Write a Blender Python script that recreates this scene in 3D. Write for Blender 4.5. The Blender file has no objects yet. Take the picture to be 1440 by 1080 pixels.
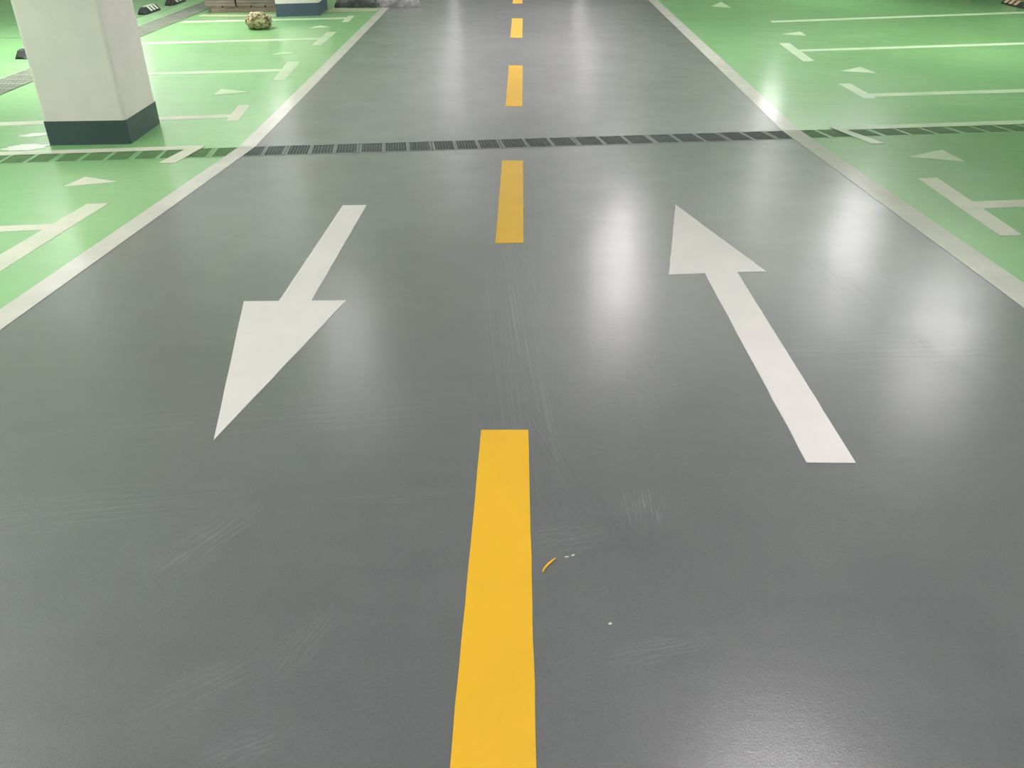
import bpy, bmesh, math, random
from mathutils import Vector, Matrix, noise
random.seed(7)
S = bpy.context.scene
COL = S.collection

# ------------------------------------------------------------------ ground
# The lane is level up to a cross drain; behind the drain the whole floor climbs
# as a gentle ramp.  U is the direction of the drain across the lane.
DS = 0.1635                                   # drain slope in plan
HY = 7.185                                    # far drain edge at x = 0
UL = math.hypot(1, DS)
U = Vector((1 / UL, DS / UL, 0)); V = Vector((-DS / UL, 1 / UL, 0))
_h = Vector((U.x, U.y, 0)); _d = Vector((-0.0124, 0.9976, 0.0681))
N = _h.cross(_d).normalized()
DW = 0.38                                     # drain width
def yF(x): return HY + DS * x
def yN(x): return HY - DW * UL + DS * x
RAMP_END = 20.0
def gz(x, y):
    if y <= yF(x): return 0.0
    yy = min(y, RAMP_END)
    return max(0.0, -(N.x * x + N.y * (yy - HY)) / N.z)

# ------------------------------------------------------------------ helpers
def link(o, parent=None):
    COL.objects.link(o)
    if parent is not None: o.parent = parent
    return o
def mesh(name, verts, faces, mat=None, parent=None, smooth=False):
    me = bpy.data.meshes.new(name); me.from_pydata([tuple(v) for v in verts], [], faces)
    bm = bmesh.new(); bm.from_mesh(me); bmesh.ops.recalc_face_normals(bm, faces=bm.faces[:]); bm.to_mesh(me); bm.free()
    if smooth:
        for p in me.polygons: p.use_smooth = True
    if mat: me.materials.append(mat)
    return link(bpy.data.objects.new(name, me), parent)
def from_bm(name, bm, mat=None, parent=None, smooth=False):
    me = bpy.data.meshes.new(name); bm.to_mesh(me); bm.free()
    if smooth:
        for p in me.polygons: p.use_smooth = True
    if mat: me.materials.append(mat)
    return link(bpy.data.objects.new(name, me), parent)
def empty(name, loc, rz=0):
    o = bpy.data.objects.new(name, None); link(o); o.location = loc; o.rotation_euler = (0, 0, rz); return o
def tag(o, label, cat, group=None):
    o['label'] = label; o['category'] = cat; o['kind'] = 'thing'
    if group: o['group'] = group
    return o
def struct(o): o['kind'] = 'structure'; return o
def bx(bm, x0, x1, y0, y1, z0, z1, M=None):
    vs = [bm.verts.new((x, y, z)) for z in (z0, z1) for y in (y0, y1) for x in (x0, x1)]
    for f in ((0,2,3,1),(4,5,7,6),(0,1,5,4),(2,6,7,3),(0,4,6,2),(1,3,7,5)): bm.faces.new([vs[i] for i in f])
    if M is not None: bmesh.ops.transform(bm, matrix=M, verts=vs)
    return vs
def bevel(bm, w, seg=2):
    bmesh.ops.bevel(bm, geom=bm.edges[:], offset=w, segments=seg, affect='EDGES', profile=0.5)

def slab(name, pts, mat, t=0.002, parent=None, base=0.0):
    """A coat of paint: polygon pts (x, y) laid on the floor, t thick."""
    n = len(pts)
    lo = [(x, y, gz(x, y) + base) for x, y in pts]; hi = [(x, y, gz(x, y) + base + t) for x, y in pts]
    faces = [tuple(range(n - 1, -1, -1)), tuple(range(n, 2 * n))]
    faces += [(i, (i + 1) % n, n + (i + 1) % n, n + i) for i in range(n)]
    return mesh(name, lo + hi, faces, mat, parent)
def strip(name, L, R, mat, t=0.003, base=0.0):
    """A painted band given by paired points on its two sides (can follow the bend in the floor)."""
    v = []; n = len(L)
    for (a, b) in zip(L, R):
        v += [(a[0], a[1], gz(*a) + base), (b[0], b[1], gz(*b) + base), (b[0], b[1], gz(*b) + base + t), (a[0], a[1], gz(*a) + base + t)]
    f = [(0, 1, 2, 3), tuple(4 * (n - 1) + k for k in (3, 2, 1, 0))]
    for i in range(n - 1):
        for k in range(4):
            a, b = 4 * i + k, 4 * i + (k + 1) % 4
            f.append((a, b, b + 4, a + 4))
    return mesh(name, v, f, mat)
def rough_edges(pts, step=0.05, amp=0.0025, seed=0):
    """Subdivide a polygon outline and wobble it a little, as hand-taped paint is."""
    out = []; n = len(pts)
    for i in range(n):
        a = Vector(pts[i]); b = Vector(pts[(i + 1) % n]); d = b - a
        k = max(1, int(d.length / step)); nn = Vector((-d.y, d.x)).normalized()
        for j in range(k):
            p = a + d * (j / k)
            if j: p = p + nn * (noise.noise(Vector((p.x * 9 + seed, p.y * 9, seed * 1.7))) * amp * 2)
            out.append((p.x, p.y))
    return out

# ------------------------------------------------------------------ materials
def srgb(r, g, b):
    def c(v):
        v /= 255.0
        return v / 12.92 if v <= 0.04045 else ((v + 0.055) / 1.055) ** 2.4
    return (c(r), c(g), c(b), 1)
class NT:
    def __init__(s, name):
        s.m = bpy.data.materials.new(name); s.m.use_nodes = True
        s.t = s.m.node_tree; s.n = s.t.nodes; s.b = s.n['Principled BSDF']; s.co = s.n.new('ShaderNodeTexCoord')
    def set(s, **k):
        for a, v in k.items(): s.b.inputs[a.replace('_', ' ')].default_value = v
    def link(s, a, b): s.t.links.new(a, b)
    def _in(s, sock, v):
        if hasattr(v, 'is_output'): s.link(v, sock)
        else: sock.default_value = v
    def math(s, op, a, b=0.0, clamp=False):
        x = s.n.new('ShaderNodeMath'); x.operation = op; x.use_clamp = clamp
        s._in(x.inputs[0], a); s._in(x.inputs[1], b); return x.outputs[0]
    def mapping(s, loc=(0,0,0), rot=(0,0,0), scale=(1,1,1), kind='POINT', src=None):
        x = s.n.new('ShaderNodeMapping'); x.vector_type = kind
        x.inputs['Location'].default_value = loc; x.inputs['Rotation'].default_value = rot; x.inputs['Scale'].default_value = scale
        s.link(src or s.co.outputs['Object'], x.inputs['Vector']); return x.outputs[0]
    def noise(s, scale, detail=4, rough=0.55, src=None, dist=0.0):
        x = s.n.new('ShaderNodeTexNoise'); x.inputs['Scale'].default_value = scale; x.inputs['Detail'].default_value = detail
        x.inputs['Roughness'].default_value = rough; x.inputs['Distortion'].default_value = dist
        s.link(src or s.co.outputs['Object'], x.inputs['Vector']); return x.outputs['Fac']
    def ramp(s, fac, lo, hi, a=0.0, b=1.0):
        x = s.n.new('ShaderNodeMapRange'); x.clamp = True
        s._in(x.inputs['Value'], fac); x.inputs['From Min'].default_value = lo; x.inputs['From Max'].default_value = hi
        x.inputs['To Min'].default_value = a; x.inputs['To Max'].default_value = b; return x.outputs[0]
    def mix(s, fac, a, b):
        x = s.n.new('ShaderNodeMix'); x.data_type = 'RGBA'; s._in(x.inputs[0], fac)
        s._in(x.inputs[6], a); s._in(x.inputs[7], b); return x.outputs[2]
    def bump(s, h, strength, dist=0.01, prev=None):
        x = s.n.new('ShaderNodeBump'); x.inputs['Strength'].default_value = strength; x.inputs['Distance'].default_value = dist
        s.link(h, x.inputs['Height'])
        if prev is not None: s.link(prev, x.inputs['Normal'])
        return x.outputs[0]
    def patch(s, c, ang, lx, ly):
        """soft elliptical mask, local x along ang (degrees); also returns local coordinates"""
        loc = s.mapping(loc=(c[0], c[1], 0), rot=(0, 0, math.radians(ang)), scale=(lx, ly, 1), kind='TEXTURE')
        l = s.n.new('ShaderNodeVectorMath'); l.operation = 'LENGTH'; s.link(loc, l.inputs[0])
        return s.ramp(l.outputs['Value'], 1.0, 0.35), loc

def paint_mat(name, col, rough=0.4, var=0.06, spec=0.5, bump=0.06, worn=None, wear=0.0):
    k = NT(name)
    n1 = k.noise(3.0, 6); n2 = k.noise(45, 4)
    c2 = tuple(v * (1 - var) for v in col[:3]) + (1,)
    c = k.mix(k.ramp(n1, 0.35, 0.65), col, c2)
    if worn is not None:
        w = k.math('MULTIPLY', k.ramp(k.noise(4.5, 5, 0.55), 0.42, 0.72), wear)
        c = k.mix(w, c, worn)
    k.link(c, k.b.inputs['Base Color'])
    k.link(k.ramp(n2, 0.3, 0.7, rough - 0.05, rough + 0.05), k.b.inputs['Roughness'])
    k.set(Specular_IOR_Level=spec)
    k.link(k.bump(k.noise(160, 2), bump, 0.002), k.b.inputs['Normal'])
    return k.m

GREY = srgb(99, 100, 103); GREEN = srgb(126, 188, 118)

def floor_mat(name, base, light, dark, rough, marks, grain=0.42, spec=0.5, waves=0.03):
    k = NT(name)
    flat = k.mapping(scale=(1, 1, 0))
    big = k.noise(0.55, 5, 0.5); mid = k.noise(5, 6, 0.6)
    c = k.mix(k.ramp(big, 0.35, 0.65), base, light)
    c = k.mix(k.math('MULTIPLY', k.ramp(mid, 0.35, 0.8), 0.35), c, dark)
    c = k.mix(k.math('MULTIPLY', k.ramp(k.noise(190, 2, 0.6), 0.5, 0.72), 0.5), c, light)
    c = k.mix(k.math('MULTIPLY', k.ramp(k.noise(150, 2, 0.6), 0.5, 0.72), 0.5), c, dark)
    # trowel / squeegee strokes running across the lane
    st = k.noise(1.0, 6, 0.6, src=k.mapping(rot=(0, 0, 0.16), scale=(1.3, 11, 0)))
    c = k.mix(k.math('MULTIPLY', k.ramp(st, 0.4, 0.8), 0.3), c, light)
    r = k.ramp(k.noise(2.2, 5), 0.3, 0.7, rough - 0.04, rough + 0.06)
    r = k.math('ADD', r, k.ramp(st, 0.25, 0.8, -0.025, 0.035))
    cw = k.ramp(st, 0.25, 0.75, 0.95, 0.75)
    for (c0, ang, lx, ly, kind, amt) in marks:
        m, loc = k.patch(c0, ang, lx, ly)
        if kind == 'scuff':
            t = k.ramp(k.noise(1.6, 7, 0.72, src=k.mapping(scale=(1.0, 4.5, 1), src=loc)), 0.46, 0.72)
        else:   # 'tread' : fine parallel lines along the local x axis
            t = k.ramp(k.noise(1.0, 3, 0.6, src=k.mapping(scale=(0.8, 13, 1), src=loc), dist=0.3), 0.5, 0.64)
        t = k.math('MULTIPLY', k.math('MULTIPLY', m, t), abs(amt))
        c = k.mix(t, c, srgb(168, 172, 172) if amt > 0 else srgb(70, 76, 76))
        r = k.math('ADD', r, k.math('MULTIPLY', t, 0.22)); cw = k.math('SUBTRACT', cw, k.math('MULTIPLY', t, 1.3), True)
    k.link(c, k.b.inputs['Base Color']); k.link(r, k.b.inputs['Roughness'])
    k.set(Specular_IOR_Level=spec, Coat_Roughness=0.15)
    k.link(cw, k.b.inputs['Coat Weight'])
    g1 = k.noise(230, 2, 0.6, src=flat); g2 = k.noise(36, 3, 0.6, src=flat); g3 = k.noise(5.0, 2, src=k.mapping(scale=(1, 3.0, 0)))
    nb = k.bump(g1, grain, 0.0012); nb = k.bump(g2, 0.10, 0.003, nb); nb = k.bump(g3, waves, 0.02, nb)
    k.link(nb, k.b.inputs['Normal']); k.link(nb, k.b.inputs['Coat Normal'])
    return k.m

MARKS = [((-0.05, 3.0), 95, 1.5, 0.17, 'tread', 0.16), ((-0.10, 4.3), 97, 1.4, 0.12, 'tread', 0.14), ((0.10, 2.1), 108, 0.8, 0.16, 'tread', -0.22),
         ((1.60, 3.85), 94, 0.40, 0.13, 'tread', -0.5), ((1.71, 2.95), 92, 0.30, 0.12, 'tread', -0.5),
         ((-0.93, 1.72), 62, 0.22, 0.10, 'scuff', 0.35), ((-0.75, 1.22), 40, 0.20, 0.08, 'scuff', 0.25), ((-0.55, 1.35), 70, 0.14, 0.06, 'scuff', 0.3),
         ((-0.60, 1.06), 30, 0.12, 0.06, 'scuff', 0.3), ((0.12, 1.75), 20, 0.14, 0.10, 'scuff', 0.28), ((0.33, 1.35), 15, 0.16, 0.05, 'scuff', 0.35),
         ((0.36, 1.9), 90, 0.12, 0.09, 'tread', 0.3), ((-0.36, 1.95), 8, 0.3, 0.05, 'scuff', 0.25), ((-1.35, 1.85), 12, 0.5, 0.12, 'scuff', 0.18),
         ((1.5, 3.0), 6, 0.8, 0.2, 'scuff', 0.16), ((-0.9, 2.4), 10, 1.0, 0.2, 'scuff', 0.12)]
M = {}
M['road'] = floor_mat('grey_epoxy', GREY, srgb(111, 112, 114), srgb(87, 89, 91), 0.36, MARKS, spec=0.42)
M['green'] = floor_mat('green_epoxy', GREEN, srgb(140, 194, 126), srgb(112, 172, 108), 0.38,
                       [((3.25, 6.15), 12, 0.7, 0.4, 'scuff', 0.2), ((-6.2, 14.0), 95, 4.5, 0.55, 'scuff', 0.9)], grain=0.2, spec=0.5)
M['white'] = paint_mat('white_road_paint', srgb(232, 226, 224), 0.38, 0.05)
M['edge'] = paint_mat('edge_line_paint', srgb(214, 211, 202), 0.195, 0.10, worn=srgb(190, 192, 182), wear=0.35, bump=0.03)
M['bay'] = paint_mat('bay_line_paint', srgb(214, 214, 196), 0.37, 0.08, worn=srgb(176, 200, 164), wear=0.45)
M['faint'] = paint_mat('thin_bay_paint', srgb(190, 208, 176), 0.37, 0.08, worn=srgb(150, 196, 140), wear=0.7)
M['yellow'] = paint_mat('yellow_road_paint', srgb(240, 186, 36), 0.42, 0.05)
M['grate_grey'] = paint_mat('grey_painted_iron', srgb(118, 124, 122), 0.4, 0.15, worn=srgb(80, 84, 84), wear=0.5)
M['mesh_grey'] = paint_mat('dark_iron_mesh', srgb(108, 114, 113), 0.6, 0.2)
M['grate_green'] = paint_mat('green_painted_iron', srgb(128, 180, 120), 0.4, 0.12, worn=srgb(104, 140, 98), wear=0.5)
M['mesh_green'] = paint_mat('green_iron_mesh', srgb(108, 148, 98), 0.6, 0.2)
M['channel'] = paint_mat('channel_concrete', srgb(104, 108, 104), 0.9, 0.3)
M['channel_green'] = paint_mat('green_channel_concrete', srgb(100, 128, 92), 0.9, 0.3)
M['column'] = paint_mat('column_plaster', srgb(234, 228, 222), 0.75, 0.04, spec=0.3, worn=srgb(218, 212, 204), wear=0.35)
M['band'] = paint_mat('dark_slate_paint', srgb(66, 86, 86), 0.4, 0.12)
M['band_blue'] = paint_mat('blue_slate_paint', srgb(80, 94, 112), 0.4, 0.12)
M['ceiling'] = paint_mat('ceiling_plaster', srgb(232, 228, 230), 0.9, 0.1, spec=0.2)
M['wall'] = paint_mat('wall_plaster', srgb(226, 222, 222), 0.85, 0.08, spec=0.2)
M['rubber'] = paint_mat('black_rubber', srgb(34, 40, 36), 0.6, 0.2)
M['reflector'] = paint_mat('pale_reflector', srgb(214, 216, 206), 0.35, 0.05)
M['reflector_tan'] = paint_mat('tan_reflector', srgb(206, 172, 146), 0.35, 0.1)
M['strip'] = floor_mat('grey_grating', srgb(124, 144, 118), srgb(150, 164, 142), srgb(88, 104, 84), 0.6, [], grain=0.6)
M['strip_bar'] = paint_mat('greyish_iron_bar', srgb(138, 146, 130), 0.6, 0.25)
M['spill'] = paint_mat('white_spilt_paint', srgb(240, 244, 234), 0.2, 0.05)
M['board'] = paint_mat('brown_grey_board', srgb(150, 136, 128), 0.8, 0.2, worn=srgb(118, 106, 98), wear=0.5)
M['pallet'] = paint_mat('dark_timber', srgb(150, 132, 118), 0.85, 0.3, worn=srgb(110, 96, 84), wear=0.7)
M['dustmat'] = paint_mat('beige_dust', srgb(176, 178, 146), 0.7, 0.15, worn=srgb(160, 180, 134), wear=0.8)
M['steel'] = paint_mat('white_lamp_steel', srgb(225, 225, 222), 0.5, 0.02)

# mottled bundle and crumpled sheeting
k = NT('mottled_sacking'); n1 = k.noise(16, 6, 0.7); n2 = k.noise(34, 4)
c = k.mix(k.ramp(n1, 0.42, 0.58), srgb(96, 92, 58), srgb(200, 188, 150)); c = k.mix(k.math('MULTIPLY', k.ramp(n2, 0.55, 0.65), 0.7), c, srgb(84, 104, 66))
k.link(c, k.b.inputs['Base Color']); k.set(Roughness=0.85); M['sack'] = k.m
k = NT('grey_plastic_sheet'); n1 = k.noise(7, 6, 0.7)
k.link(k.mix(k.ramp(n1, 0.4, 0.62), srgb(126, 122, 128), srgb(184, 178, 184)), k.b.inputs['Base Color']); k.set(Roughness=0.4); M['sheet'] = k.m
M['tarp'] = paint_mat('dark_tarpaulin', srgb(58, 64, 64), 0.55, 0.3, worn=srgb(110, 112, 108), wear=0.6)
def glow(name, col, st):
    k = NT(name); k.set(Base_Color=(0.9, 0.9, 0.9, 1), Roughness=0.5); k.b.inputs['Emission Color'].default_value = col; k.b.inputs['Emission Strength'].default_value = st
    return k.m
LAMP = 62.0
LC = (1.0, 0.94, 0.98, 1)
M['glow'] = glow('lit_lamp_tube', LC, LAMP)
M['glow_worn'] = glow('worn_lamp_tube', LC, LAMP * 0.45)
M['glow_low'] = glow('low_lamp_tube', LC, LAMP * 0.17)
M['glow_good'] = glow('good_lamp_tube', LC, LAMP * 0.75)
M['glow_half'] = glow('half_lamp_tube', LC, LAMP * 0.5)
M['glow_soft'] = glow('soft_lamp_tube', LC, LAMP * 0.26)
M['glow_dim'] = glow('dim_lamp_tube', LC, LAMP * 0.06)

# ------------------------------------------------------------------ the hall
X0, X1, Y0, Y1, CZ = -15.0, 15.0, -8.0, 30.0, 3.6
def bl(y): return -2.44 - max(0, y - 6.8) * 0.0175      # centre of the left edge line
def br(y): return 2.45 - max(0, y - 7.6) * 0.0145       # centre of the right edge line
def floor_part(name, xs_of_y, mat):
    """xs_of_y(y) -> (x left, x right); level sheet up to the drain, ramp from the drain on."""
    v = []; f = []
    def quad(a, b, c2, d):
        i = len(v); v.extend([a, b, c2, d]); f.append((i, i + 1, i + 2, i + 3))
    def P(x, y): return (x, y, gz(x, y))
    xl, xr = xs_of_y(0)
    quad(P(xl, Y0), P(xr, Y0), (xr, yN(xr), 0), (xl, yN(xl), 0))
    xl, xr = xs_of_y(7.185)
    a, b = (xl, yF(xl), 0), (xr, yF(xr), 0)
    x2, x3 = xs_of_y(RAMP_END)
    quad(a, b, P(x3, RAMP_END), P(x2, RAMP_END))
    x4, x5 = xs_of_y(Y1)
    quad(P(x2, RAMP_END), P(x3, RAMP_END), (x5, Y1, gz(x3, RAMP_END)), (x4, Y1, gz(x2, RAMP_END)))
    return struct(mesh(name, v, f, mat))
floor_part('floor', lambda y: (bl(y), br(y)), M['road'])
floor_part('floor_left', lambda y: (X0, bl(y)), M['green'])
floor_part('floor_right', lambda y: (br(y), X1), M['green'])
def trench(name, xa, xb, mat):
    d = 0.25; v = []
    for x in (xa, xb):
        v += [(x, yN(x), -0.0), (x, yN(x), -d), (x, yF(x), -d), (x, yF(x), -0.0)]
    return struct(mesh(name, v, [(0, 1, 5, 4), (1, 2, 6, 5), (2, 3, 7, 6)], mat))
trench('floor_channel', -2.44, 2.45, M['channel'])
trench('floor_channel_left', X0, -2.44, M['channel_green'])
trench('floor_channel_right', 2.45, X1, M['channel_green'])
def wallbox(name, x0, x1, y0, y1, z0, z1, mat):
    bm = bmesh.new(); bx(bm, x0, x1, y0, y1, z0, z1); bmesh.ops.recalc_face_normals(bm, faces=bm.faces[:]); return struct(from_bm(name, bm, mat))
wallbox('wall_left', X0 - 0.2, X0, Y0, Y1, -0.3, CZ, M['wall'])
wallbox('wall_right', X1, X1 + 0.2, Y0, Y1, -0.3, CZ, M['wall'])
wallbox('wall_far', X0, X1, Y1, Y1 + 0.2, -0.3, CZ, M['wall'])
wallbox('wall_near', X0, X1, Y0 - 0.2, Y0, -0.3, CZ, M['wall'])
wallbox('ceiling', X0, X1, Y0, Y1, CZ, CZ + 0.2, M['ceiling'])

# ------------------------------------------------------------------ lane markings
def line_pts(side, ys): return [(side(y), y) for y in ys]
ysL = [-2.0, 2, 4, 6.0, yF(-2.5) - DW * UL, yF(-2.5), 7.4, 9.1, 12, 15.15]
def lL(o): return lambda y: bl(y) + o
def on_line(fx, ys, hinge_x):
    out = []
    for y in ys:
        out.append((fx(y), y))
    return out
def edge_line(name, cx, w0, w1, ys, label):
    L, R = [], []
    for y in ys:
        if y == 'h':                            # exactly on the bend of the floor
            a = cx(7) - w0; b = cx(7) + w1
            L.append((a, yF(a))); R.append((b, yF(b)))
        else:
            L.append((cx(y) - w0, y)); R.append((cx(y) + w1, y))
    return tag(strip(name, L, R, M['edge'], t=0.0015, base=0.001), label, 'road line')
edge_line('edge_line', bl, 0.07, 0.068, [-2, 0.5, 3, 5, 6.2, 'h', 7.6, 9, 11, 13, 15.12], 'long straight off-white edge line between the left green bays and the grey lane')
edge_line('edge_line', br, 0.088, 0.085, [-2, 0.5, 3, 5, 7.0, 'h', 8.2, 10, 12, 15, 19.5], 'long straight off-white edge line between the right green bays and the grey lane')

def dash(pts, label, seed):
    p = rough_edges(pts, 0.06, 0.0012, seed)
    tag(slab('lane_dash', p, M['yellow'], 0.002), label, 'road line', 'yellow centre dashes')
dash([(-0.150, 0.33), (0.040, 0.33), (0.004, 2.328), (-0.164, 2.324)], 'nearest yellow centre dash, cut off by the bottom edge of the photo', 1)
dash([(-0.196, 4.326), (-0.034, 4.338), (-0.058, 6.335), (-0.227, 6.331)], 'yellow centre dash just on the near side of the drain', 2)
dash([(-0.258, 8.304), (-0.087, 8.315), (-0.107, 10.368), (-0.280, 10.354)], 'first yellow centre dash beyond the drain', 3)
dash([(-0.311, 12.316), (-0.135, 12.331), (-0.151, 14.136), (-0.327, 14.119)], 'second yellow centre dash beyond the drain', 4)
dash([(-0.358, 15.90), (-0.176, 15.92), (-0.20, 17.92), (-0.38, 17.90)], 'farthest yellow centre dash, at the top edge of the photo', 5)

def arrow(pts, label, seed):
    tag(slab('direction_arrow', rough_edges(pts, 0.08, 0.0012, seed), M['white'], 0.002), label, 'road arrow')
arrow([(-1.246, 5.061), (-1.215, 3.457), (-1.384, 3.449), (-1.094, 2.238), (-0.889, 3.473), (-1.057, 3.465), (-1.089, 5.073)],
      'white painted arrow in the left lane pointing towards the viewer', 3)
arrow([(0.975, 5.129), (1.259, 3.908), (1.104, 3.896), (1.098, 2.150), (0.934, 2.148), (0.929, 3.876), (0.735, 3.850)],
      'white painted arrow in the right lane pointing away towards the drain', 8)

# ------------------------------------------------------------------ parking bay marks
def bay(name, pts, mat, label, base=0.0, group=None, t=0.002):
    p = []
    for i, a in enumerate(pts): p.append(a)
    return tag(slab(name, p, mat, t, base=base), label, 'parking line', group)
# left side, from the viewer outwards: T-shaped divider marks (cross bar + line running away from the lane)
def tee(name, bar, line, mat, label, base=0.0, right=False):
    """bar = near-left, near-right, far-right, far-left; line = (y at the bar near, y at the bar far, outer near, outer far)"""
    nl, nr, fr, fl = bar
    if not right:
        j0 = lambda y: nl[0] + (fl[0] - nl[0]) * (y - nl[1]) / (fl[1] - nl[1])
        pts = [nl, nr, fr, fl, (j0(line[1]), line[1]), line[3], line[2], (j0(line[0]), line[0])]
    else:
        j0 = lambda y: nr[0] + (fr[0] - nr[0]) * (y - nr[1]) / (fr[1] - nr[1])
        pts = [nl, nr, (j0(line[0]), line[0]), line[2], line[3], (j0(line[1]), line[1]), fr, fl]
    return bay(name, pts, mat, label, base)
G = 'parking divider marks'
tee('bay_divider', [(-2.955, 3.45), (-2.80, 3.45), (-2.83, 5.074), (-2.97, 5.054)], (4.505, 4.625, (-6.2, 3.93), (-6.2, 4.05)), M['bay'], 'T-shaped pale bay line on the left nearest the viewer, before the drain')
tee('bay_divider', [(-2.90, 7.585), (-2.785, 7.597), (-2.851, 8.192), (-2.972, 8.184)], (7.70, 7.835, (-5.4, 7.20), (-5.4, 7.33)), M['bay'], 'pale bay line on the left passing behind the near column')
tee('bay_divider', [(-2.950, 9.325), (-2.811, 9.334), (-2.891, 10.394), (-3.049, 10.382)], (9.80, 9.94, (-5.45, 9.29), (-5.45, 9.42)), M['faint'], 'pale T-shaped bay line on the left, first one beyond the near column')
tee('bay_divider', [(-3.02, 11.473), (-2.89, 11.483), (-2.91, 12.574), (-3.045, 12.562)], (11.93, 12.08, (-5.45, 11.36), (-5.45, 11.48)), M['faint'], 'pale T-shaped bay line on the left, in front of the mottled bundle')
tee('bay_divider', [(-3.023, 13.50), (-2.92, 13.51), (-2.943, 14.175), (-3.048, 14.164)], (13.82, 14.0, (-5.5, 13.2), (-5.5, 13.37)), M['faint'], 'pale T-shaped bay line along the foot of the far column')
# the mark that straddles the drain on the left: a bar over the gratings and a line along the far kerb
bay('bay_divider', [(-2.965, 6.18), (-2.83, 6.18), (-2.815, yF(-2.815)), (-2.81, yF(-2.81) + 0.07), (-5.6, yF(-5.6) + 0.04), (-5.6, yF(-5.6) - 0.075), (-2.94, yF(-2.94) - 0.05)],
    M['bay'], 'pale bay line on the left running along the drain and crossing its gratings', base=0.0015)
# right side
tee('bay_divider', [(2.807, 4.53), (2.948, 4.543), (3.04, 5.87), (2.89, 5.85)], (5.09, 5.25, (6.2, 5.56), (6.2, 5.73)), M['bay'], 'T-shaped pale bay line on the right nearest the viewer, before the drain', right=True)
bay('bay_divider', [(2.985, 7.02), (3.11, 7.03), (2.98, yF(2.98) - 0.07), (6.4, yF(6.4) - 0.02), (6.4, yF(6.4) + 0.14), (2.85, yF(2.85) + 0.06)],
    M['faint'], 'pale bay line on the right running along the drain and crossing its gratings', base=0.0015)
tee('bay_divider', [(3.60, 8.90), (3.74, 8.906), (3.70, 9.62), (3.55, 9.60)], (8.985, 9.125, (6.6, 9.50), (6.6, 9.66)), M['faint'], 'pale bay line on the right, first one beyond the drain', right=True)
tee('bay_divider', [(3.521, 10.868), (3.676, 10.925), (3.704, 12.198), (3.548, 12.184)], (11.56, 11.70, (8.6, 12.70), (8.6, 12.87)), M['faint'], 'pale T-shaped bay line on the right, second one beyond the drain', right=True)
bay('bay_divider', [(3.95, 14.08), (8.9, 15.57), (12.5, 16.4), (12.5, 16.62), (8.9, 15.76), (3.95, 14.25)], M['faint'], 'thin pale bay line on the right in front of the far wheel stops')
def tri(pts, label, mat='faint'):
    tag(slab('bay_triangle', pts, M[mat], 0.003), label, 'painted triangle', 'small bay triangles')
tri([(-3.021, 5.613), (-3.332, 5.747), (-3.356, 5.470)], 'small pale triangle on the left green floor before the drain', 'bay')
tri([(-3.03, 8.749), (-3.38, 8.874), (-3.372, 8.581)], 'small pale triangle on the left, just beyond the near column')
tri([(-3.087, 10.911), (-3.26, 11.0), (-3.38, 10.78)], 'small pale triangle on the left, second one beyond the near column')
tri([(-3.10, 13.007), (-3.282, 13.14), (-3.42, 12.84)], 'small pale triangle on the left, nearest the far column')
tri([(3.10, 6.53), (3.49, 6.37), (3.498, 6.80)], 'small pale triangle on the right green floor before the drain')
tri([(3.80, 10.30), (4.22, 10.21), (4.15, 10.58)], 'small pale triangle on the right, first one beyond the drain')
tri([(3.78, 12.94), (4.14, 12.86), (4.15, 13.22)], 'small pale triangle on the right, second one beyond the drain')
tri([(3.3, 15.9), (3.62, 15.75), (3.60, 16.5)], 'small pale triangle on the right, farthest, at the top edge of the photo')

# ------------------------------------------------------------------ drain gratings
def lattice(w, d):
    bm = bmesh.new(); b = 0.008
    nx, ny = max(4, round(w / 0.024)), max(6, round(d / 0.024))
    for i in range(nx + 1):
        x = -w / 2 + w * i / nx; bx(bm, x - b / 2, x + b / 2, -d / 2, d / 2, -0.012, -0.002)
    for j in range(ny + 1):
        y = -d / 2 + d * j / ny; bx(bm, -w / 2, w / 2, y - b / 2, y + b / 2, -0.010, -0.001)
    bmesh.ops.recalc_face_normals(bm, faces=bm.faces[:])
    me = bpy.data.meshes.new('mesh_panel'); bm.to_mesh(me); bm.free(); return me
_cache = {}
def grate(xa, xb, n, green, label):
    w = (xb - xa) * UL - 0.004; d = DW - 0.006; xm = (xa + xb) / 2; ym = yF(xm) - DW * UL / 2
    key = (round(w, 3), n, green)
    t = empty('drain_grate', (xm, ym, 0.0), math.atan2(DS, 1))
    tag(t, label, 'drain cover', 'drain covers across the lane')
    e, rail, inner = 0.022, 0.032, 0.034
    if key not in _cache:
        bm = bmesh.new()
        bx(bm, -w / 2, w / 2, -d / 2, -d / 2 + rail, -0.03, 0.0008); bx(bm, -w / 2, w / 2, d / 2 - rail * 0.6, d / 2, -0.03, 0.0008)
        xs = [-w / 2 + e / 2] + [-w / 2 + w * i / n for i in range(1, n)] + [w / 2 - e / 2]
        for i, x in enumerate(xs):
            h = (e if i in (0, n) else inner) / 2
            bx(bm, x - h, x + h, -d / 2 + rail, d / 2 - rail * 0.6, -0.03, 0.0008)
        bmesh.ops.recalc_face_normals(bm, faces=bm.faces[:])
        me = bpy.data.meshes.new('frame'); bm.to_mesh(me); bm.free(); me.materials.append(M['grate_green' if green else 'grate_grey'])
        pw = w / n - inner
        lm = lattice(pw + 0.01, d - rail * 1.6); lm.materials.append(M['mesh_green' if green else 'mesh_grey'])
        _cache[key] = (me, lm)
    me, lm = _cache[key]
    link(bpy.data.objects.new('frame', me), t)
    for i in range(n):
        p = link(bpy.data.objects.new('mesh_panel', lm), t); p.location = (-w / 2 + w * (i + 0.5) / n, rail * 0.2, 0)
ORD = ['first', 'second', 'third', 'fourth', 'fifth', 'sixth', 'seventh']
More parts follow.
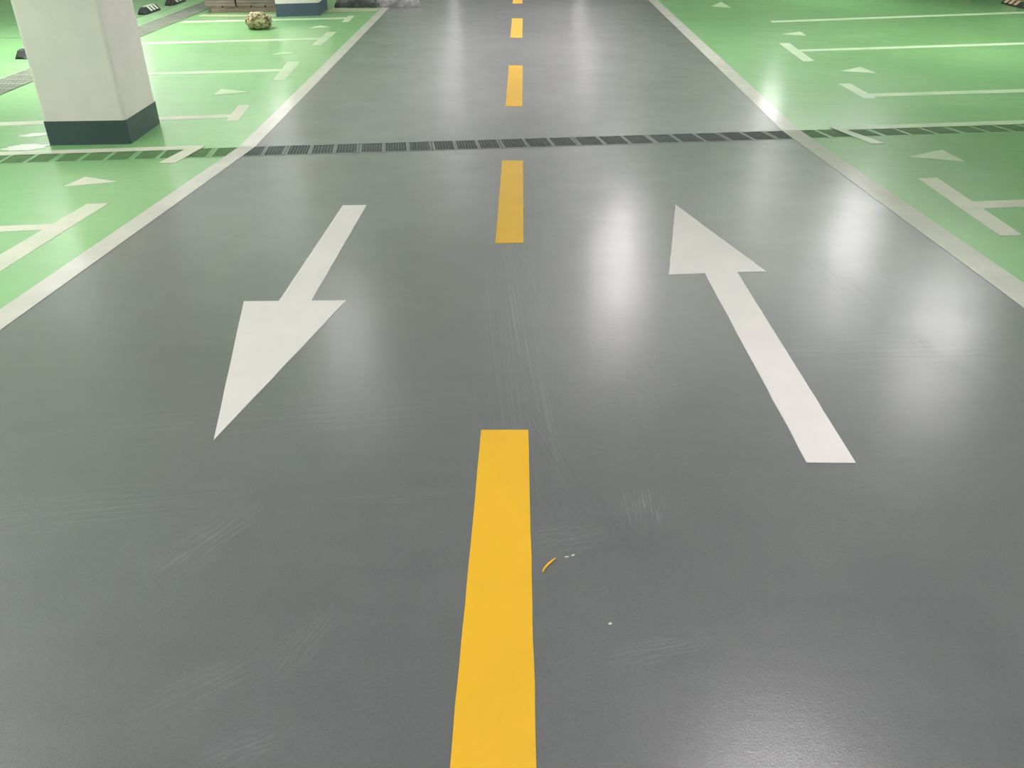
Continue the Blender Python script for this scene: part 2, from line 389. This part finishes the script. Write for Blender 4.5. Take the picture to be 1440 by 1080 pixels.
road_units = [(-2.07, -1.467, 3), (-1.467, -0.852, 3), (-0.852, -0.262, 3), (-0.262, 0.403, 3), (0.403, 1.083, 3), (1.083, 1.757, 3), (1.757, 2.20, 2)]
grate(-2.42, -2.07, 2, False, 'short grey drain cover partly under the left white edge line')
for i, (a, b, n) in enumerate(road_units):
    grate(a, b, n, False, f'grey drain cover in the lane, {ORD[i]} full one counting from the left edge line')
grate(2.20, 2.45, 1, False, 'small grey drain cover partly under the right white edge line')
grate(-2.67, -2.42, 1, True, 'small green drain cover on the left, touching the white edge line')
for i, (a, b) in enumerate([(-3.27, -2.67), (-3.87, -3.27), (-4.47, -3.87), (-5.07, -4.47)]):
    grate(a, b, 3, True, f'green drain cover on the left, {ORD[i]} long one counting from the edge line')
for i, (a, b) in enumerate([(2.45, 3.21), (3.21, 3.99), (3.99, 4.75), (4.75, 5.5)]):
    grate(a, b, 3, True, f'green drain cover on the right, {ORD[i]} long one counting from the edge line')

# second drain, running behind the left bays
def side_drain(xa, xb, ya, yb, label):
    t = empty('side_drain_grating', ((xa + xb) / 2, ya, gz(xa, ya))); tag(t, label, 'drain cover')
    o = t.location
    def P(x, y, dz): return (x - o.x, y - o.y, gz(x, y) + dz - o.z)
    def loft(name, x0, x1, y0, y1, h, mat):
        v = [P(x, y, dz) for dz in (0, h) for x, y in ((x0, y0), (x1, y0), (x1, y1), (x0, y1))]
        mesh(name, v, [(3, 2, 1, 0), (4, 5, 6, 7), (0, 1, 5, 4), (1, 2, 6, 5), (2, 3, 7, 6), (3, 0, 4, 7)], mat, t)
    loft('base_plate', xa, xb, ya, yb, 0.004, M['strip'])
    v = []; f = []
    for kx in range(9):
        x = xa + 0.02 + (xb - xa - 0.04) * kx / 8
        i = len(v); v += [P(x + s * 0.009, y, dz) for dz in (0.003, 0.016) for s, y in ((-1, ya), (1, ya), (1, yb), (-1, yb))]
        f += [tuple(i + q for q in t_) for t_ in ((3, 2, 1, 0), (4, 5, 6, 7), (0, 1, 5, 4), (1, 2, 6, 5), (2, 3, 7, 6), (3, 0, 4, 7))]
    n = int((yb - ya) / 0.22)
    for j in range(n + 1):
        y = ya + (yb - ya) * j / n
        i = len(v); v += [P(x, y + s * 0.012, dz) for dz in (0.003, 0.014) for x, s in ((xa, -1), (xb, -1), (xb, 1), (xa, 1))]
        f += [tuple(i + q for q in t_) for t_ in ((3, 2, 1, 0), (4, 5, 6, 7), (0, 1, 5, 4), (1, 2, 6, 5), (2, 3, 7, 6), (3, 0, 4, 7))]
    mesh('bar_grid', v, f, M['strip_bar'], t)
side_drain(-5.96, -5.56, 8.25, 15.6, 'long greyish grating strip running back behind the left parking bays')
tag(strip('dark_strip', [(-11.0, 11.3), (-6.9, 11.75)], [(-11.0, 11.42), (-6.9, 11.87)], M['mesh_green'], t=0.006), 'thin dark strip across the green floor left of the near column', 'floor strip')  # thin strip in a darker green than the floor around it

# ------------------------------------------------------------------ columns
def column(corners, band_mat, label, band_h=0.197):
    """corners in plan, front-left, front-right, back-right, back-left"""
    c = [Vector((x, y, 0)) for x, y in corners]; o = sum(c, Vector()) / 4
    base = min(gz(p.x, p.y) for p in c)
    t = empty('column', (o.x, o.y, base)); tag(t, label, 'column')
    def prism(name, grow, z0, z1, mat, bev):
        bm = bmesh.new(); lo = []; hi = []
        for p in c:
            q = p + (p - o).normalized() * grow; 
            lo.append(bm.verts.new((q.x - o.x, q.y - o.y, z0(p) - base))); hi.append(bm.verts.new((q.x - o.x, q.y - o.y, z1(p) - base)))
        bm.faces.new(lo[::-1]); bm.faces.new(hi)
        side = []
        for i in range(4):
            j = (i + 1) % 4; bm.faces.new((lo[i], lo[j], hi[j], hi[i])); side.append(bm.edges.get((lo[i], hi[i])))
        bmesh.ops.bevel(bm, geom=side, offset=bev, segments=4, affect='EDGES', profile=0.5)
        bmesh.ops.recalc_face_normals(bm, faces=bm.faces[:])
        return from_bm(name, bm, mat, t)
    prism('shaft', 0.0, lambda p: gz(p.x, p.y) + 0.02, lambda p: CZ - 0.001, M['column'], 0.03)
    prism('base_band', 0.006, lambda p: gz(p.x, p.y) - 0.0, lambda p: gz(p.x, p.y) + band_h, band_mat, 0.012)
column([(-4.132, 6.729), (-3.469, 6.811), (-3.487, 7.478), (-4.15, 7.396)], M['band'], 'large white column with a dark slate base band beside the left drain')
column([(-4.184, 13.939), (-3.521, 14.157), (-3.563, 14.92), (-4.226, 14.70)], M['band_blue'], 'far white column with a slate blue base band between the board stack and the sheeting', 0.19)

# white paint spilt at the foot of the near column
def blob(cx, cy, rx, ry, ang, seed, label, mat='spill', n=44, name='paint_spill', amp=0.35):
    pts = []
    for i in range(n):
        a = 2 * math.pi * i / n
        r = 1 + amp * noise.noise(Vector((math.cos(a) * 2.2 + seed, math.sin(a) * 2.2, seed))) + 0.12 * noise.noise(Vector((math.cos(a) * 7 + seed, math.sin(a) * 7, 3)))
        x, y = rx * r * math.cos(a), ry * r * math.sin(a); ca, sa = math.cos(ang), math.sin(ang)
        pts.append((cx + x * ca - y * sa, cy + x * sa + y * ca))
    return tag(slab(name, pts, M[mat], 0.003), label, 'paint splash')
blob(-4.30, 6.66, 0.17, 0.09, 0.3, 2.0, 'larger white paint splash at the left front corner of the near column', name='paint_spill')
blob(-4.42, 7.03, 0.13, 0.055, 0.35, 5.0, 'narrow white paint splash on the green floor left of the near column', name='paint_spill')
blob(-4.26, 7.14, 0.09, 0.03, 0.9, 9.0, 'thin white paint streak against the left side of the near column', name='paint_spill')

# ------------------------------------------------------------------ wheel stops
def wheel_stop(x, y, length, label, refl='reflector', rz=0.0, bands=3):
    """wedge-shaped rubber bar lying along y, near end at (x, y)"""
    slope = math.atan((gz(x, y + 0.5) - gz(x, y)) / 0.5)
    t = empty('wheel_stop', (x, y, gz(x, y))); t.rotation_euler = (slope, -math.atan(gz(x + 0.5, y) - gz(x, y)) * 2 if False else 0, rz); tag(t, label, 'wheel stop', 'wheel stops at the bay ends')
    prof = [(-0.085, 0), (-0.078, 0.03), (-0.035, 0.10), (0.035, 0.10), (0.078, 0.03), (0.085, 0)]
    bm = bmesh.new(); rings = []
    for yy, s, zs in ((0, 0.8, 0.25), (0.05, 1, 0.9), (0.09, 1, 1), (length - 0.09, 1, 1), (length - 0.05, 1, 0.9), (length, 0.8, 0.25)):
        rings.append([bm.verts.new((px * s, yy, pz * zs)) for px, pz in prof])
    for a, b in zip(rings, rings[1:]):
        for i in range(6): bm.faces.new((a[i], a[(i + 1) % 6], b[(i + 1) % 6], b[i]))
    bm.faces.new(rings[0][::-1]); bm.faces.new(rings[-1])
    bmesh.ops.recalc_face_normals(bm, faces=bm.faces[:]); from_bm('body', bm, M['rubber'], t)
    for i in range(bands):
        y0 = 0.17 + (length - 0.26) * i / bands; y1 = y0 + (length - 0.26) / bands * 0.6
        v = []; e = 0.003
        for yy in (y0, y1):
            v += [(-0.078 - e, yy + 0.04, 0.03), (-0.035 - e, yy, 0.10 + e), (0.035 + e, yy, 0.10 + e), (0.078 + e, yy + 0.04, 0.03), (0.072, yy + 0.04, 0.028), (0.033, yy, 0.096), (-0.033, yy, 0.096), (-0.072, yy + 0.04, 0.028)]
        f = [tuple(range(8)), tuple(range(15, 7, -1))] + [(k_, (k_ + 1) % 8, 8 + (k_ + 1) % 8, 8 + k_) for k_ in range(8)]
        o = mesh('reflector_band', v, f, M[refl], t); o['label'] = 'pale reflective band' if refl == 'reflector' else 'tan reflective band'
wheel_stop(-6.42, 13.95, 0.62, 'black wheel stop with pale bands, right of the near column, nearer of the pair')
wheel_stop(-6.40, 15.02, 0.66, 'black wheel stop with pale bands, right of the near column, farther of the pair')
wheel_stop(-6.38, 10.28, 0.55, 'dark wheel stop end peeping out behind the left side of the near column')
wheel_stop(9.16, 16.15, 0.75, 'dark wheel stop with tan patches at the far top right corner', 'reflector_tan', rz=0.05)
wheel_stop(8.88, 17.42, 0.6, 'dark wheel stop cut by the top edge, left of the tan-patched one', 'reflector_tan')

# ------------------------------------------------------------------ clutter at the far left
# pale dusty patch in front of the stack
bay('dust_patch', [(-5.46, 13.86), (-4.25, 13.98), (-4.25, 14.17), (-5.46, 14.06)], M['dustmat'], 'dusty beige patch of floor in front of the board stack', base=0.0)['category'] = 'dust'
bay('dust_patch', [(-3.5, 14.5), (-2.68, 14.72), (-2.66, 15.05), (-3.5, 14.98)], M['dustmat'], 'dusty beige patch of floor in front of the crumpled sheeting', base=0.0)['category'] = 'dust'
rz = math.atan2(0.35, 1.1)
pz = gz(-4.95, 14.6) + 0.0
t = empty('pallet', (-5.40, 14.27, gz(-5.4, 14.27))); t.rotation_euler = (0.066, 0, 0.20); tag(t, 'low dark timber pallet under the brown boards beside the far column', 'pallet')
for i in range(3):
    bm = bmesh.new(); bx(bm, 0.02, 1.12, 0.005 + i * 0.37, 0.105 + i * 0.37, 0.0, 0.075); bevel(bm, 0.005, 1); from_bm('bearer', bm, M['pallet'], t)
for i in range(5):
    bm = bmesh.new(); bx(bm, 0.0 + i * 0.232, 0.205 + i * 0.232, 0.0, 0.88, 0.075, 0.10); bevel(bm, 0.004, 1); from_bm('deck_board', bm, M['pallet'], t)
def pack(x0, x1, label):
    p = empty('board_pack', t.location); p.rotation_euler = t.rotation_euler; tag(p, label, 'boards', 'boards stacked on the pallet')
    for i in range(5):
        bm = bmesh.new(); s = random.uniform(-0.008, 0.008)
        bx(bm, x0 + abs(s), x1 - abs(s), 0.0 + s, 0.88 + s, 0.101 + i * 0.041, 0.14 + i * 0.041); bevel(bm, 0.003, 1); from_bm('board', bm, M['board'], p)
pack(-0.06, 0.43, 'brown-grey board pack on the pallet, the left one with green floor beside it')
pack(0.445, 1.14, 'wider brown-grey board pack on the pallet, nearest the far column')

# mottled bundle on the left green floor
bm = bmesh.new(); bmesh.ops.create_icosphere(bm, subdivisions=5, radius=1.0)
for v in bm.verts:
    p = v.co.copy()
    d = 1 + 0.16 * noise.noise(p * 1.7 + Vector((3, 1, 7))) + 0.24 * abs(noise.noise(p * 4.1)) - 0.16 * abs(noise.noise(p * 8.5 + Vector((5, 5, 5))))
    v.co = Vector((p.x * 0.185 * d, p.y * 0.17 * d, max(0.0, 0.105 + p.z * 0.125 * d)))
o = from_bm('cloth_bundle', bm, M['sack'], None, True); o.location = (-4.12, 12.78, gz(-4.12, 12.78) - 0.004); tag(o, 'crumpled mottled beige and olive bundle on the green floor before the boards', 'bundle')

# crumpled sheeting and the dark tarpaulin under it
def heap(name, cx, cy, rx, ry, hz, mat, label, cat, seed, freq=3.2, rz=0.2):
    nx, ny = 64, 40; v = []; f = []
    for j in range(ny + 1):
        for i in range(nx + 1):
            a, b = 2 * i / nx - 1, 2 * j / ny - 1
            e = 1 - 0.10 * noise.noise(Vector((a * 3 + seed, b * 3, seed)))
            x, y = a * rx * e, b * ry * e
            m = max(0, 1 - max(abs(a), abs(b)) ** 3)
            q = Vector((x * freq + seed, y * freq, seed * 0.3))
            z = m ** 0.5 * hz * (0.45 + 0.55 * abs(noise.noise(q)) + 0.5 * (0.5 + 0.5 * noise.noise(q * 0.6)) + 0.18 * abs(noise.noise(q * 3.1)))
            ca, sa = math.cos(rz), math.sin(rz); wx, wy = cx + x * ca - y * sa, cy + x * sa + y * ca
            v.append((wx, wy, gz(wx, wy) + 0.003 + z))
    for j in range(ny):
        for i in range(nx):
            k_ = j * (nx + 1) + i; f.append((k_, k_ + 1, k_ + nx + 2, k_ + nx + 1))
    n0 = len(v)
    rim = [i for i in range(nx + 1)] + [j * (nx + 1) + nx for j in range(1, ny + 1)] + [ny * (nx + 1) + i for i in range(nx - 1, -1, -1)] + [j * (nx + 1) for j in range(ny - 1, 0, -1)]
    for r in rim: v.append((v[r][0], v[r][1], gz(v[r][0], v[r][1])))
    L = len(rim)
    for i in range(L): f.append((rim[i], n0 + i, n0 + (i + 1) % L, rim[(i + 1) % L]))
    f.append(tuple(n0 + i for i in range(L - 1, -1, -1)))
    return tag(mesh(name, v, f, mat, None, True), label, cat)
heap('tarpaulin', -3.20, 15.62, 0.36, 0.52, 0.20, M['tarp'], 'folded dark tarpaulin on the floor right of the far column', 'tarpaulin', 4.0, 4.0, 0.18)
heap('plastic_sheet', -2.42, 15.66, 0.38, 0.42, 0.16, M['sheet'], 'crumpled grey plastic sheeting at the far end of the left edge line', 'plastic sheet', 11.0, 5.0, 0.18)

# ------------------------------------------------------------------ crumbs of paint on the lane
def chip(pts, mat, label, grp=None):
    tag(slab('paint_chip', pts, M[mat], 0.003), label, 'paint chip', grp)
def curl(path, w, mat, label):
    L = []; R = []; n = len(path)
    for i, (x, y) in enumerate(path):
        a = Vector(path[max(0, i - 1)]); b = Vector(path[min(n - 1, i + 1)]); d = (b - a).normalized(); ww = w * (0.5 + 0.5 * math.sin(math.pi * (i + 0.6) / n))
        L.append((x - d.y * ww, y + d.x * ww)); R.append((x + d.y * ww, y - d.x * ww))
    tag(strip('paint_chip', L, R, M[mat], 0.004), label, 'paint chip')
curl([(0.047, 1.606), (0.052, 1.620), (0.062, 1.636), (0.075, 1.652), (0.084, 1.662)], 0.0028, 'yellow', 'thin curved yellow paint chip right of the nearest yellow dash')
blob(0.1155, 1.669, 0.006, 0.0022, 0.1, 1.0, 'tiny pale paint chip just right of the curved yellow one', 'white', 12, 'paint_chip')['category'] = 'paint chip'
blob(0.134, 1.676, 0.005, 0.0035, 0.6, 2.0, 'tiny pale paint chip at the right end of the short trail', 'bay', 12, 'paint_chip')['category'] = 'paint chip'
blob(0.217, 1.4235, 0.0045, 0.0028, 0.2, 3.0, 'lone tiny white paint chip on the grey lane below the trail', 'spill', 12, 'paint_chip')['category'] = 'paint chip'

# ------------------------------------------------------------------ lamps
LZ = 2.9
def lamp_proto():
    t = empty('ceiling_light', (0, 0, LZ)); tag(t, 'long white tube lamp hung under the garage ceiling', 'ceiling light', 'tube lamps under the ceiling')
    bm = bmesh.new(); bx(bm, -0.04, 0.04, -0.64, 0.64, 0.035, 0.09); bevel(bm, 0.008, 1); from_bm('housing', bm, M['steel'], t)
    for s in (0,):
        bm = bmesh.new(); bmesh.ops.create_cone(bm, cap_ends=True, segments=8, radius1=0.042, radius2=0.042, depth=1.22, matrix=Matrix.Translation((s, 0, -0.009)) @ Matrix.Rotation(math.pi / 2, 4, 'X'))
        from_bm('tube', bm, M['glow'], t, True)
    for y in (-0.5, 0.5):
        bm = bmesh.new(); bmesh.ops.create_cone(bm, cap_ends=True, segments=8, radius1=0.006, radius2=0.006, depth=CZ - LZ - 0.09, matrix=Matrix.Translation((0, y, 0.09 + (CZ - LZ - 0.09) / 2)))
        from_bm('hanger_rod', bm, M['steel'], t)
    return t
SPOTS = [(1.45, 2.4, 4), (1.40, 11.6, 4), (1.40, 9.8, 0), (1.40, 19.6, 0), (1.4, 24.5, 0), (5.2, 9.0, 1), (5.5, 12.9, 5), (5.15, 17.2, 3), (-2.3, 8.8, 6), (-1.8, 18.4, 0), (-2.1, 23.5, 0),
         (-5.2, 3.2, 2), (-8.5, 2.0, 2), (-5.2, 9.8, 0), (-5.2, 16.6, 0), (-8.6, 7.0, 2), (-8.5, 13.6, 0), (-9.4, 19.5, 0), (8.8, 6.0, 3), (-2.2, 0.3, 1), (5.2, 1.0, 1), (1.4, -3.0, 1)]
proto = lamp_proto(); kids = list(proto.children); MESHES = {}
for i, (x, y, lv) in enumerate(SPOTS):
    r = proto if i == 0 else proto.copy()
    r.location = (x, y, LZ)
    if i: COL.objects.link(r)
    for ch in kids:
        c = ch if i == 0 else ch.copy()
        if i: COL.objects.link(c); c.parent = r
        if ch.name.startswith('tube'):
            c.material_slots[0].link = 'OBJECT'; c.material_slots[0].material = M[('glow_dim', 'glow_worn', 'glow', 'glow_low', 'glow_good', 'glow_half', 'glow_soft')[lv]]

# unseen downlights added to brighten floor and column, and added panels washing the ceiling
def fill_downlight(x, y, w, spread=100, size=0.35):
    t = empty('fill_downlight', (x, y, CZ - 0.004)); tag(t, 'round fill lamp added in the garage ceiling', 'ceiling light', 'added fill lamps in the ceiling')
    bm = bmesh.new(); bmesh.ops.create_cone(bm, cap_ends=True, segments=32, radius1=size / 2 + 0.03, radius2=size / 2 + 0.01, depth=0.03, matrix=Matrix.Translation((0, 0, -0.015)) @ Matrix.Rotation(math.pi, 4, 'X'))
    from_bm('rim', bm, M['steel'], t)
    l = bpy.data.lights.new('fill_downlight_beam', 'AREA'); l.shape = 'DISK'; l.size = size; l.energy = w; l.spread = math.radians(spread); l.color = LC[:3]
    o = bpy.data.objects.new('fill_downlight_beam', l); COL.objects.link(o); o.parent = t; o.location = (0, 0, -0.04)
for x, y, w in [(-2.6, 1.0, 7), (2.6, 1.4, 4), (0.0, -1.0, 3), (-1.8, 7.2, 6), (-6.2, 3.4, 30), (-5.4, 9.8, 42), (-5.2, 12.6, 30), (-8.0, 10.6, 26), (-4.4, 4.6, 10), (0.0, 11.5, 6), (0.0, 15.0, 11), (6.5, 11.5, 15), (9.0, 14.0, 14), (6.0, 16.5, 10), (0.0, 22.0, 40), (-5.0, 22.0, 40), (6.0, 22.0, 40)]:
    fill_downlight(x, y, w)
def uplight(x, y, w):  # fill panel without a fixture, added to light the ceiling from below
    l = bpy.data.lights.new('ceiling_fill', 'AREA'); l.shape = 'RECTANGLE'; l.size = 2.4; l.size_y = 2.4; l.energy = w; l.color = LC[:3]
    o = bpy.data.objects.new('ceiling_fill', l); COL.objects.link(o); o.location = (x, y, LZ - 0.35); o.rotation_euler = (math.pi, 0, 0)
for x, y, lv in SPOTS:
    if y > 11: uplight(x, y, 34 if abs(x) > 4 else 21)

# ------------------------------------------------------------------ world, camera, view
w = bpy.data.worlds.new('World'); S.world = w; w.use_nodes = True
w.node_tree.nodes['Background'].inputs[0].default_value = (0.8, 0.85, 0.9, 1); w.node_tree.nodes['Background'].inputs[1].default_value = 0.1
cam = bpy.data.cameras.new('Camera'); co = bpy.data.objects.new('Camera', cam); COL.objects.link(co); S.camera = co
F = 1090.0; cam.sensor_width = 36; cam.lens = F * 36 / 1440; cam.clip_start = 0.05; cam.clip_end = 200
th = math.radians(29.39268); yaw = math.radians(1.32792)
fw = Vector((-math.sin(yaw) * math.cos(th), math.cos(yaw) * math.cos(th), -math.sin(th))); rt = Vector((math.cos(yaw), math.sin(yaw), 0)); up = rt.cross(fw)
co.matrix_world = Matrix(((rt.x, up.x, -fw.x, 0), (rt.y, up.y, -fw.y, 0), (rt.z, up.z, -fw.z, 1.5), (0, 0, 0, 1)))
vs = S.view_settings; vs.view_transform = 'Standard'; vs.look = 'None'; vs.gamma = 1.0; vs.use_curve_mapping = False
vs.exposure = 1.18
S.cycles.use_denoising = True
S.cycles.max_bounces = 8
